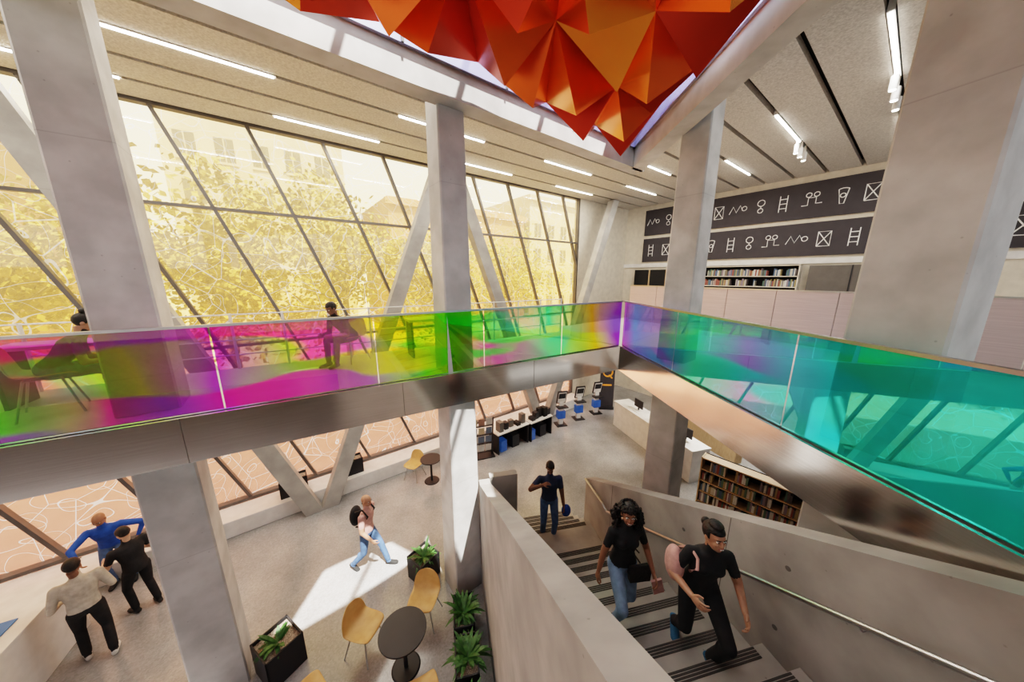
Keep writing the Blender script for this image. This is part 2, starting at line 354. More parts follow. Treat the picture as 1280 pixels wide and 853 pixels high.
# ---------------------------------------------------------------- windows
b=B(); b.add([(-15,9.55,.3),(10.85,9.55,.3),(10.85,9.55,9.4),(-15,9.55,9.4)],[(0,1,2,3)],film,M1); b.obj('window_1')
b=B()
sl=1.51/4.19; spc=1.42
for i in range(-11,12):
    top=-1.54+i*spc; z1=9.3; z0=.42; bot=top+(z1-z0)*sl
    if top>10.8: continue
    if bot>10.85: z0=z1-(10.85-top)/sl; bot=10.85
    if top<-15: continue
    b.loft([[(top-.035,9.42,z1),(top+.035,9.42,z1),(top+.035,9.54,z1),(top-.035,9.54,z1)],[(bot-.035,9.42,z0),(bot+.035,9.42,z0),(bot+.035,9.54,z0),(bot-.035,9.54,z0)]],mull,M1)
for z in (7.43,4.4): b.box(-15,10.85,9.42,9.54,z-.03,z+.03,mull,M1)
b.box(-15,10.85,9.4,9.56,9.2,9.42,mull,M1); b.box(-15,10.85,9.4,9.56,.42,.5,mull,M1); b.box(10.8,10.87,9.4,9.56,.42,9.4,mull,M1)
b.obj('window_frame')

# ---------------------------------------------------------------- upper slab, fascia, railing
Cn=Vector((2.43,6.65,0)); Lf=Vector((-12,Cn.y-14.43*.5818,0)); R1=Vector((2.9,1.0,0)); R2=Vector((3.1,-1.6,0))
nl=Vector((-.503,.864,0))
def xy(v): return (v.x,v.y)
upfl=pbr('upper_floor_terrazzo',(.60,.58,.56),.3,0,(.50,.48,.46),1.2)
b=B()
b.prism([xy(Lf+nl*.03),xy(Cn+nl*.03),xy(Cn+nl*2.2),xy(Lf+nl*2.2)],4.0,4.45,upfl); b.obj('walkway_slab')
b=B(); far=[W(7,6.6),W(14.5,6.6),W(14.5,-7),Vector((3.3,-7,0))]
b.prism([xy(R2+Vector((.04,0,0))),xy(R1+Vector((.04,0,0))),xy(Cn+Vector((.04,.0,0))),xy(Cn+nl*2.2)]+[xy(p) for p in far],4.0,4.45,upfl); b.obj('upper_floor_slab')
b=B(); b.box(-15,1.5,-12,-4.6,4.0,4.45,upfl,M1); b.obj('rear_reflection_slab')  # unseen slab added behind the camera for the glass to reflect
def wallrun(b,p,q,z0,z1,t,mat,side):
    d=(q-p).normalized(); n=Vector((-d.y,d.x,0))*side
    b.prism([xy(p),xy(q),xy(q+n*t),xy(p+n*t)],z0,z1,mat)
b=B(); wallrun(b,Lf,Cn,3.93,4.47,.03,steel,-1)
L=(Cn-Lf).length; d=(Cn-Lf).normalized()
for i in range(1,8): p=Cn-d*(i*2.35); b.box(-.003,.003,-.034,-.028,3.93,4.47,mull,Matrix.Translation(p)@Matrix.Rotation(math.atan2(d.y,d.x),4,'Z'))
b.obj('balcony_fascia')
b=B(); wallrun(b,Cn,R1,3.93,4.47,.03,steel,-1); wallrun(b,R1,R2,3.93,4.47,.03,steel,-1); b.obj('balcony_fascia')
def rail(p,q,mat,pw,sd):
    L=(q-p).length; n=int(round(L/pw)); d=(q-p).normalized(); nn=Vector((-d.y,d.x,0))*sd
    b=B()
    for i in range(n):
        a=p+d*(L*i/n+.008)+nn*.03; c=p+d*(L*(i+1)/n-.008)+nn*.03
        b.add([(a.x,a.y,4.48),(c.x,c.y,4.48),(c.x,c.y,5.45),(a.x,a.y,5.45)],[(0,1,2,3)],mat)
    b.obj('glass_balustrade')
    b=B()
    M=Matrix.Translation(p+nn*.03)@Matrix.Rotation(math.atan2(d.y,d.x),4,'Z')
    b.box(0,L,-.025,.025,5.452,5.48,steel_d,M); b.obj('handrail')
    b=B(); b.box(0,L,.01,.03,4.455,4.49,steel_d,M); b.obj('trim_glass_channel')
rail(Lf,Cn,dich_l,1.7,1); rail(Cn,R1,dich_r,1.88,1); rail(R1,R2,dich_r,1.3,1)
b=B(); q0=Lf+nl*2.12; q1=Cn+nl*2.12; dd=(q1-q0); 
for i in range(25):
    p=q0+dd*(i/24); b.box(p.x-.015,p.x+.015,p.y-.015,p.y+.015,4.45,5.4,white)
for z in (4.7,4.95,5.2,5.38): b.tube([q0+Vector((0,0,z)),q1+Vector((0,0,z))],.012,white,n=6)
b.obj('walkway_guard')
for t in (.50,.78):
    p=Lf.lerp(Cn,t)+nl*1.55; Mx=Matrix.Translation((p.x,p.y,4.45))@Matrix.Rotation(R(30.2),4,'Z')
    b=B(); b.box(-.6,.6,-.25,.25,.70,.74,white,Mx)
    for sx in (-.55,.55): b.box(sx-.02,sx+.02,-.22,.22,0,.70,black,Mx)
    b.obj('reading_table')

# metal panel parapet
A=Vector((4.3,11.2,0)); Bp=Vector((8.9,2.6,0))
b=B(); d=(Bp-A).normalized(); L=(Bp-A).length; M=Matrix.Translation(A)@Matrix.Rotation(math.atan2(d.y,d.x),4,'Z')
n=9
for i in range(n): b.box(L*i/n+.006,L*(i+1)/n-.006,0,.06,4.45,5.66,panelm,M)
b.box(0,L,-.01,.07,5.66,5.69,steel_d,M); b.obj('metal_panel_parapet')

# far wall frieze
b=B(); b.box(14.42,14.498,-9,8.4,7.9,9.03,signblk,M1); b.box(14.42,14.498,-9,8.4,6.68,7.75,signblk,M1)
def glyph(kind):
    c=lambda cx,cy,r,a0=0,a1=360,n=18:[(cx+r*math.cos(R(a0+(a1-a0)*i/n)),cy+r*math.sin(R(a0+(a1-a0)*i/n))) for i in range(n+1)]
    if kind==0: return [c(0,.18,.14),c(0,-.16,.10),[(0,.04),(0,-.06)]]
    if kind==1: return [[(-.13,-.35),(-.13,.35)],[(.13,-.35),(.13,.35)]]+[[(-.13,z),(.13,z)] for z in (-.2,0,.2)]
    if kind==2: return [c(-.25,0,.12),[(-.13,0),(.0,.12),(.12,0),(.25,.12),(.36,.05)],c(.05,-.14,.09)]
    if kind==3: return [[(-.2,-.3),(-.2,.3),(.2,.3),(.2,-.3),(-.2,-.3)],[(-.2,-.3),(.2,.3)],[(-.2,.3),(.2,-.3)]]
    if kind==4: return [[(-.35,-.15),(-.2,.2),(-.05,-.1),(.1,.22),(.2,.0)],c(.28,.05,.1)]
    if kind==5: return [[(-.3,-.2),(-.1,-.2),(-.1,.1),(.15,.1),(.15,-.15),(.35,-.15)],c(-.1,.22,.09),c(.15,.22,.09)]
    return [c(0,0,.3,60,120),[(-.15,.26),(-.06,-.3),(.06,-.3),(.15,.26)],c(0,.02,.08)]
def stamp(b,cu,cz,k,s=1.,):
    for pl in glyph(k): b.tube([(14.41,cu-x*s,cz+y*s) for x,y in pl],.014,linew,M1,n=5)
seq=[[4,0,1,2,3,4,0,1,5,6,3,0,2,1,4,0,3,6,2,1],[1,3,0,2,6,1,0,5,4,3,1,2,0,6,3,4,1,0,2,5]]
for row,(zc,st) in enumerate(((8.46,8.0),(7.2,8.0))):
    u=st; kk=0
    while u>-8.5:
        stamp(b,u,zc,seq[row][kk%20],.76); kk+=1; u-=random.uniform(.60,.72)
b.obj('pictogram_frieze')
bookmats=[pbr('book_%d'%i,c,.7) for i,c in enumerate([(.28,.09,.07),(.5,.47,.4),(.09,.14,.22),(.35,.28,.14),(.10,.17,.13),(.6,.6,.57),(.12,.10,.10),(.25,.2,.24)])]
magmats=[pbr('cover_%d'%i,c,.6) for i,c in enumerate([(.55,.53,.5),(.35,.2,.15),(.15,.2,.28),(.6,.5,.35),(.7,.7,.68)])]
def bookcase(name,M,Lx,H,depth=.32,shelves=5,frame=white,back=dark):
    e=empty(name,M); b=B()
    b.box(0,Lx,depth-.02,depth,0,H,back); b.box(0,.03,0,depth,0,H,frame); b.box(Lx-.03,Lx,0,depth,0,H,frame)
    hs=(H-.08)/shelves
    for i in range(shelves+1): b.box(0,Lx,0,depth,.05+i*hs-.015,.05+i*hs+.015,frame)
    b.obj('frame',e)
    b=B()
    for i in range(shelves):
        x=.06
        while x<Lx-.08:
            if random.random()<.08: x+=random.uniform(.05,.25); continue
            t=random.uniform(.02,.05); h=min(hs-.07,random.uniform(.18,.27)); 
            b.box(x,x+t,.03,depth-.08,.066+i*hs,.066+i*hs+h,random.choice(bookmats)); x+=t+.003
    b.obj('books',e)
    return e
Mf=lambda d1,d2,z: M1@Matrix.Translation((d1,d2,z))@Matrix.Rotation(R(-90),4,'Z')
bookcase('bookcase',Mf(14.12,5.8,4.45),3.3,1.95,shelves=5,frame=beige)
b=B(); b.box(14.2,14.49,6.2,8.6,4.45,6.3,dark,M1); b.box(14.15,14.2,7.0,7.05,4.45,6.3,wood,M1);b.box(14.15,14.2,7.8,7.85,4.45,6.3,wood,M1); b.obj('wood_shelf_cabinet')
b=B(); b.box(14.3,14.49,.4,2.3,4.45,6.35,mull,M1); b.box(14.28,14.3,1.3,1.33,4.45,6.35,black,M1); b.obj('door_1')
b=B(); b.box(14.44,14.499,-9,9.4,6.42,6.6,white,M1); b.obj('trim_1')
Mlow=Matrix.Translation((5.0,7.2,0))@Matrix.Rotation(R(-48),4,'Z')
bookcase('bookcase',Mlow,2.6,1.35,shelves=4,frame=wood)
bookcase('bookcase',Matrix.Translation((8.2,9.0,0))@Matrix.Rotation(R(-60),4,'Z'),3,2.0,shelves=6,frame=wood)
for i in range(4): bookcase('bookcase',M1@Matrix.Translation((-11+i*3.2,-7.2,4.45))@Matrix.Rotation(R(180),4,'Z')@Matrix.Translation((-2.6,0,0)),2.6,1.9,shelves=5,frame=black)  # unseen bookcases added as dark shapes for the glass reflections

# ---------------------------------------------------------------- stair
def zs(i): return .91+.1685*i
def extr(b,prof,w0,w1,mat):
    n=len(prof); b.add([(w0,s,z) for s,z in prof]+[(w1,s,z) for s,z in prof],[tuple(range(n)),tuple(range(n,2*n))[::-1]]+[(i,(i+1)%n,(i+1)%n+n,i+n) for i in range(n)],mat,M2)
b=B()
for i in range(21,0,-1):
    s1=4.3-.293*(i-1); s0=4.3-.293*i; b.box(.675,2.795,s0,s1,max(0,zs(i)-.45),zs(i),concrete,M2)
b.box(.675,2.795,4.3,5.05,0,.91,concrete,M2)
for i in range(1,5): b.box(1.22,2.795,5.05+.29*(i-1),5.05+.29*i,0,.91-.182*i,concrete,M2)
nose=pbr('nosing_strip',(.06,.057,.053),.6)
for i in range(22):
    s1=4.3-.293*(i-1) if i>0 else 5.05; 
    for k in range(4): b.box(.80,2.68,s1-.022-.024*k,s1-.006-.024*k,zs(i) ,zs(i)+.004,nose,M2)
for i in range(1,5):
    s1=5.05+.29*i
    for k in range(3): b.box(1.3,2.68,s1-.03-.028*k,s1-.012-.028*k,.91-.182*i,.914-.182*i,nose,M2)
b.obj('staircase')
joint=pbr('form_joint',(.16,.155,.15),.9)
def swall(name,w0,w1,pts,hs=None):
    b=B(); extr(b,pts,w0,w1,concrete_w)
    if hs:
        for (s,z) in hs: 
            Mh=M2@Matrix.Translation((w0,s,z))@Matrix.Rotation(R(90),4,'Y')
            b.cyl((0,0),.022,-.004,.004,joint,Mh,n=14)
        for s in (-.05,2.15,4.3): b.box(w0-.002,w0+.01,s-.004,s+.004,.95+max(0,(4.3-s)*.575),4.79-.573*s-.01,joint,M2)
    return b.obj(name)
hol=[]
for s in (-.6,.5,1.6,2.7,3.8):
    for dz in (.35,1.0): hol.append((s,4.79-.573*s-dz))
swall('stair_parapet',2.8,3.0,[(-2,0),(5.3,0),(5.3,4.79-.573*5.3),(-1.3,5.53),(-2,5.53)],hol)
swall('stair_parapet',.47,.67,[(-2,0),(5.04,0),(5.04,2.27),(4.84,2.31),(-.95,5.6),(-2,5.6)])
swall('stair_parapet',.68,1.22,[(5.06,0),(5.2,0),(5.2,2.27),(5.06,2.27)])
b=B(); pts=[(2.72,s,4.26-.575*s) for s in (-1,4.3)]+[(2.72,4.45,1.83),(2.72,5.2,1.83)]
b.tube(pts,.02,steel_d,M2,n=10)
for s in (0,1.1,2.2,3.3,4.2): b.tube([(2.72,s,4.25-.575*s),(2.76,s,4.19-.575*s),(2.795,s,4.19-.575*s)],.009,steel_d,M2,n=6)
b.obj('stair_handrail')

# ---------------------------------------------------------------- furniture
def shell_chair(x,y,az,z=0,seat=tan):
    e=empty('shell_chair',TR(x,y,z,az))
    prof=[(.24,.43),(.2,.455),(.08,.45),(-.08,.44),(-.17,.46),(-.22,.53),(-.245,.64),(-.26,.74),(-.27,.80)]
    wd=[.20,.235,.25,.25,.25,.25,.235,.20,.13]
    bm=B(); rows=[]
    nx=8
    for (yy,zz_),ww in zip(prof,wd):
        row=[]
        for i in range(nx+1):
            t=-1+2*i/nx; lift=.035*t*t if zz_<.5 else 0; fwd=.05*t*t if zz_>=.5 else 0
            row.append((ww*t,yy+fwd,zz_+lift))
        rows.append(row)
    vs=[p for r in rows for p in r]; fs=[]
    for k in range(len(rows)-1):
        for i in range(nx): a=k*(nx+1)+i; fs.append((a,a+1,a+nx+2,a+nx+1))
    bm.add(vs,fs,seat); o=bm.obj('seat_shell',e,smooth=True)
    m=o.modifiers.new('s','SOLIDIFY'); m.thickness=.014; m=o.modifiers.new('ss','SUBSURF'); m.levels=1; m.render_levels=1
    bl=B()
    for sx in (-1,1):
        for sy in (-1,1):
            bl.tube([(sx*.13,sy*.12,.43),(sx*.23,sy*.22,.0)],.011,steel_d,n=8)
    bl.box(-.14,.14,-.13,.13,.418,.43,steel_d)
    bl.obj('legs',e); return e
for x,y,az in ((-2.40,3.85,105),(-1.55,4.30,185),(-1.22,3.0,-25),(-2.75,2.98,35),(-2.0,2.80,10),(-2.95,8.2,200)): shell_chair(x,y,az)
shell_chair(-5.32,3.3,40,4.45); shell_chair(-3.0,5.5,200,4.45)
def table(x,y,r=.35,h=.74,z=0,n='round_cafe_table'):
    e=empty(n,TR(x,y,z)); b=B(); b.cyl((0,0),r,h-.025,h,black,n=40); b.cyl((0,0),.03,.02,h-.02,black); b.cyl((0,0),.22,0,.02,black,n=30,r2=.2); b.obj('top_and_pedestal',e,bevel=.004)
table(-1.66,3.6); table(-2.4,8.05,.3)
def plantbits(b,c,n,L,wd=.03,up=.8):
    for i in range(n):
        a=random.uniform(0,6.28); l=L*random.uniform(.5,1); t=random.uniform(.25,1.0)*up
        h=Vector((math.cos(a),math.sin(a),0)); s=Vector((-h.y,h.x,0)); c0=Vector(c)+h*random.uniform(0,.06)
        pts=[]
        for k in range(5):
            q=k/4; p=c0+h*l*q*(1.1-t*.6)+Vector((0,0,1))*l*(t*1.3*q-.7*q*q*(1.2-t)); pts.append((p,wd*math.sin(math.pi*(.12+.85*q))))
        vs=[];fs=[]
        for p,w_ in pts: vs+= [p-s*w_,p+s*w_]
        for k in range(4): fs.append((2*k,2*k+1,2*k+3,2*k+2))
        b.add(vs,fs,leaf)
def planter(x,y,sx,sy,h,az,z=0,n=26,L=.35,clusters=1):
    e=empty('potted_plant_box',TR(x,y,z,az)); b=B()
    t=.02
    b.box(-sx/2,sx/2,-sy/2,-sy/2+t,.0,h,black);b.box(-sx/2,sx/2,sy/2-t,sy/2,.0,h,black);b.box(-sx/2,-sx/2+t,-sy/2,sy/2,.0,h,black);b.box(sx/2-t,sx/2,-sy/2,sy/2,.0,h,black)
    b.box(-sx/2+.01,sx/2-.01,-sy/2+.01,sy/2-.01,0,h-.06,soil); b.obj('planter_box',e)
    b=B()
    for k in range(clusters):
        cy=(k-(clusters-1)/2)*sy/max(1,clusters)
        plantbits(b,(random.uniform(-.03,.03),cy,h-.06),n,L)
    b.obj('foliage',e)
planter(-3.62,3.62,.5,.5,.55,30,n=36,L=.34)
planter(-1.80,5.12,.45,.45,.5,35,n=40,L=.4)
planter(-.82,4.08,.34,.55,.5,-12,n=60,L=.40)
planter(-.68,3.46,.34,.55,.5,-12,n=60,L=.40)
planter(-.56,2.84,.34,.55,.5,-12,n=60,L=.40)
p=W(-.3,9.08); planter(p.x,p.y,.6,.34,.45,-37.3+0,z=.421,n=14,L=.2)
p=W(1.05,9.08); planter(p.x,p.y,.6,.34,.45,-37.3,z=.421,n=14,L=.2)
def desk(name,p,q,depth,h,sd=1,mat=white):
    e=empty(name); b=B(); p=Vector((*p,0));q=Vector((*q,0)); d=(q-p).normalized(); L=(q-p).length
    M=Matrix.Translation(p)@Matrix.Rotation(math.atan2(d.y,d.x),4,'Z')
    y0,y1=(0,depth*sd) if sd>0 else (depth*sd,0)
    b.box(.02,L-.02,y0+.03,y1-.03,0,h-.05,mat,M); b.box(0,L,y0,y1,h-.05,h,mat,M); b.box(.05,L-.05,y0+.05,y1-.05,0.0,.07,black,M)
    b.obj('counter',e,bevel=.008); return e,M
e,M=desk('service_desk',(-7.42,4.25),(-6.15,1.7),.9,1.05,-1)
b=B(); b.box(.7,1.3,-.6,-.2,1.052,1.07,pbr('blue_mat',(.08,.22,.5),.6),M); b.box(.8,1.1,-.5,-.3,1.07,1.09,white,M); b.obj('desk_tray',e)
e,M=desk('reception_counter',(4.15,11.6),(5.2,7.9),.7,1.05,1)
b=B()
for k in (.8,1.9,3.0): b.box(k,k+.45,.35,.38,1.15,1.45,black,M); b.box(k+.2,k+.24,.36,.4,1.05,1.2,black,M); b.box(k+.05,k+.4,.15,.3,1.05,1.07,white,M)
b.obj('monitors',e)
b=B(); b.box(.2,3.5,2.2,2.5,0,2.3,wood,M); b.box(.2,3.5,2.18,2.2,.9,.93,dark,M); b.obj('back_cabinet')
def kiosk(x,y,az):
    e=empty('self_service_kiosk',TR(x,y,0,az)); b=B()
    b.box(-.22,.22,-.2,.22,0,.03,black); b.box(-.09,.09,-.06,.06,.03,1.0,white)
    b.box(-.22,.22,-.02,.26,.80,.84,black)
    Ms=Matrix.Translation((0,.05,1.22))@Matrix.Rotation(R(-15),4,'X')
    b.box(-.2,.2,-.03,.03,-.28,.28,black,Ms); b.box(-.17,.17,.031,.036,-.24,.24,white,Ms); b.box(-.15,.15,.037,.04,-.05,.2,black,Ms)
    b.box(-.16,.16,-.10,.12,.3,.62,blue); b.obj('kiosk_body',e)
for x,y in ((2.0,11.6),(2.85,12.15),(3.75,12.7)): kiosk(x,y,165)
Mb=TR(4.35,13.2,0,185)@Matrix.Rotation(R(-90),4,'Z'); b=B(); b.box(-.02,.02,-.32,.32,.12,2.15,signblk,Mb)
for q in (.03,): b.tube([(-q,.2*math.cos(2*math.pi*k/24),1.75+.2*math.sin(2*math.pi*k/24)) for k in range(25)],.035,orange_s,Mb,n=6); b.tube([(-q,-.05,1.62),(-q,-.2,1.47)],.035,orange_s,Mb,n=6); b.box(-q,0,-.2,.2,1.1,1.17,orange_s,Mb)
b.box(-.2,.2,-.32,.32,.0,.12,black,Mb); b.obj('library_banner_stand')
def worktable(x,y,az,L=1.3):
    e=empty('display_table',TR(x,y,0,az)); b=B(); b.box(-L/2,L/2,-.3,.3,.72,.76,white)
    for sx in (-1,1): b.box(sx*(L/2-.04)-.02,sx*(L/2-.04)+.02,-.28,.28,0,.72,black)
    b.box(-L/2+.05,L/2-.05,.24,.28,.1,.72,black); b.obj('table',e)
    b=B()
    for k in range(5):
        xx=-L/2+.15+k*L/5.5; b.box(xx,xx+.16,-.2+.05*(k%3),.05,.76,.76+random.choice([.12,.25,.35]),random.choice([black,mull,black,dark]))
    b.box(-.5,-.25,-.2,.1,0,.4,blue); b.box(0,.3,-.2,.15,0,.45,black); b.obj('office_supplies',e)
worktable(-.10,10.0,38-76,1.4); worktable(.95,10.75,-38,1.1)
e=empty('magazine_rack',TR(-1.05,9.3,0,160)); b=B()
Ms=Matrix.Rotation(R(-8),4,'X')
for sx in (-.38,.38): b.box(sx-.02,sx+.02,-.02,.02,0,1.5,black,Ms)
for r_ in range(4):
    b.box(-.38,.38,.0,.07,.2+r_*.34,.22+r_*.34,black,Ms)
    for c_ in range(3): b.box(-.34+c_*.25,-.14+c_*.25,.02,.03,.23+r_*.34,.48+r_*.34,random.choice(magmats),Ms)
b.box(-.45,.45,-.2,.2,0,.03,black); b.obj('rack',e)
b=B(); b.box(-.62,-.38,5.65,5.9,0,1.15,black); b.box(-.60,-.40,5.64,5.65,.75,1.0,steel_d); b.box(-.64,-.36,5.63,5.92,1.15,1.18,steel_d); b.obj('litter_bin')

# ---------------------------------------------------------------- exterior
def building(d1a,d1b,d2,h,mat,fl=3.4,bay=2.6,depth=12):
    b=B(); b.box(d1a,d1b,d2,d2+depth,-.1,h,mat,M1); b.box(d1a-.3,d1b+.3,d2-.4,d2+.1,h-.8,h-.2,mat,M1)
    z=1.2
    while z+2<h-1:
        x=d1a+.9
        while x+1.3<d1b:
            b.box(x,x+1.25,d2-.02,d2+.05,z,z+1.9,fwin,M1); b.box(x-.1,x+1.35,d2-.12,d2,z-.2,z,stone,M1); b.box(x+.58,x+.66,d2-.05,d2,z,z+1.9,stone,M1)
            x+=bay
        z+=fl
    b.obj('street_building')
building(-34,-12,30,15,brickf); building(-6,7,38,24,stone,3.6,2.4); building(10,28,34,14,brickf); building(29,60,34,17,stone)
def tree(d1,d2,h,r,nl_=4200):
    p=W(d1,d2); b=B(); b.tube([(p.x,p.y,-.1),(p.x+.1,p.y,h*.4),(p.x,p.y+.2,h*.75)],.2,bark,radii=[.22,.16,.08])
    for k in range(11):
        a=k*.7; q=Vector((p.x+math.cos(a)*r*.7,p.y+math.sin(a)*r*.7,h*.8+random.uniform(-1.6,1.6))); b.tube([(p.x+.08,p.y+.05,h*.42),q],.06,bark,n=5,radii=[.1,.03])
    blobs=[(Vector((random.gauss(0,.55)*r,random.gauss(0,.55)*r,h*.68+random.gauss(0,.46)*r)),random.uniform(.6,1.3)) for _ in range(30)]
    for k in range(nl_):
        c0,rr=random.choice(blobs)
        c=Vector((p.x,p.y,0))+c0+Vector((random.gauss(0,1),random.gauss(0,1),random.gauss(0,1)))*rr*.62; s=random.uniform(.09,.18)
        a=Vector((random.uniform(-1,1),random.uniform(-1,1),random.uniform(-1,1))).normalized(); q=a.orthogonal().normalized()
        b.add([c-a*s,c+q*s*.6,c+a*s,c-q*s*.6],[(0,1,2,3)],leafo)
    b.obj('street_tree')
tree(-2,19,9.5,3.0,5500); tree(3.0,20,11,3.4,6500); tree(-8.5,19,9,2.9); tree(9,21,9,2.8,4500); tree(16,22,8.5,3)

# ---------------------------------------------------------------- people
def evalmesh(o):
    dg=bpy.context.evaluated_depsgraph_get(); dg.update()
    me=bpy.data.meshes.new_from_object(o.evaluated_get(dg)); return me
def remesh(b,vox,smooth=3):
    o=b.obj('tmp'); m=o.modifiers.new('r','REMESH'); m.mode='VOXEL'; m.voxel_size=vox
    if smooth: s=o.modifiers.new('s','SMOOTH'); s.iterations=smooth; s.factor=.5
    me=evalmesh(o); old=o.data; bpy.data.objects.remove(o); bpy.data.meshes.remove(old); return me
def ering(c,d,side,a,bb,n=16):
    d=d.normalized(); side=(side-d*side.dot(d)).normalized(); f=side.cross(d).normalized()
    return [tuple(c+side*a*math.cos(2*math.pi*i/n)+f*bb*math.sin(2*math.pi*i/n)) for i in range(n)]
dummy=dark
def capsule(b,p,q,r0,r1):
    b.ell(p,(r0,r0,r0),dummy,n=12,m=8); b.ell(q,(r1,r1,r1),dummy,n=12,m=8); b.tube([p,p.lerp(q,.5),q],r0,dummy,n=12,radii=[r0,(r0+r1)/2*1.03,r1])
def ik(a,c,l1,l2,pole):
    d=c-a; L=d.length; mx=(l1+l2)*.998
    if L>mx: c=a+d*(mx/L); d=c-a; L=mx
    u=d/L; x=(l1*l1-l2*l2+L*L)/(2*L); h=math.sqrt(max(0,l1*l1-x*x)); pp=(pole-u*pole.dot(u)).normalized()
    return a+u*x+pp*h, c
clothcache={}
def cloth(name,col):
    if name not in clothcache: clothcache[name]=pbr('cloth_'+name,col,.85,0,tuple(c*.75 for c in col),14,.35)
    return clothcache[name]
def skinm(name,col):
    if name not in clothcache: clothcache[name]=pbr('skin_'+name,col,.5,0,tuple(c*.9 for c in col),20)
    return clothcache[name]
haircol=pbr('hair_dark',(.018,.013,.011),.55,0,(.01,.008,.007),40,.5)
eyew=pbr('eye_white',(.8,.78,.75),.3); eyed=pbr('eye_dark',(.02,.012,.01),.2); lipm=pbr('lips',(.36,.12,.10),.5); teeth=pbr('teeth',(.85,.83,.8),.4)
def hand(e,wr,d,n,skin,side,curl=.45,name='hand'):
    d=d.normalized(); n=(n-d*n.dot(d)).normalized(); t=(side-d*side.dot(d)-n*side.dot(n)).normalized()
    b=B()
    b.loft([ering(wr-d*.03,d,t,.025,.018),ering(wr,d,t,.027,.018),ering(wr+d*.03,d,t,.038,.017),ering(wr+d*.07,d,t,.042,.015),ering(wr+d*.09,d,t,.038,.012)],dummy)
    for k,(o_,l) in enumerate(((.030,.072),(.010,.080),(-.010,.074),(-.029,.058))):
        p=wr+d*(.085-.004*abs(k-1))+t*o_; a=curl*.5+.06*k
        segs=(.45,.32,.26); dd=(d+t*o_*3).normalized()
        for si,sg in enumerate(segs):
            di=(dd*math.cos(a)+n*math.sin(a)); q=p+di*l*sg; capsule(b,p,q,.0088-.0006*si,.0082-.0006*si); p=q; a+=curl
    p=wr+d*.028+t*.03; q=p+(d*.65+t*.6+n*.3).normalized()*.042; r_=q+(d*.85+t*.2+n*.35).normalized()*.032
    capsule(b,p,q,.013,.0105); capsule(b,q,r_,.010,.0085)
    me=remesh(b,.0042,2); me.materials.clear(); me.materials.append(skin)
    me.polygons.foreach_set('use_smooth',[True]*len(me.polygons))
    me.polygons.foreach_set('material_index',[0]*len(me.polygons))
    o=bpy.data.objects.new(name,me); COL.objects.link(o); o.parent=e
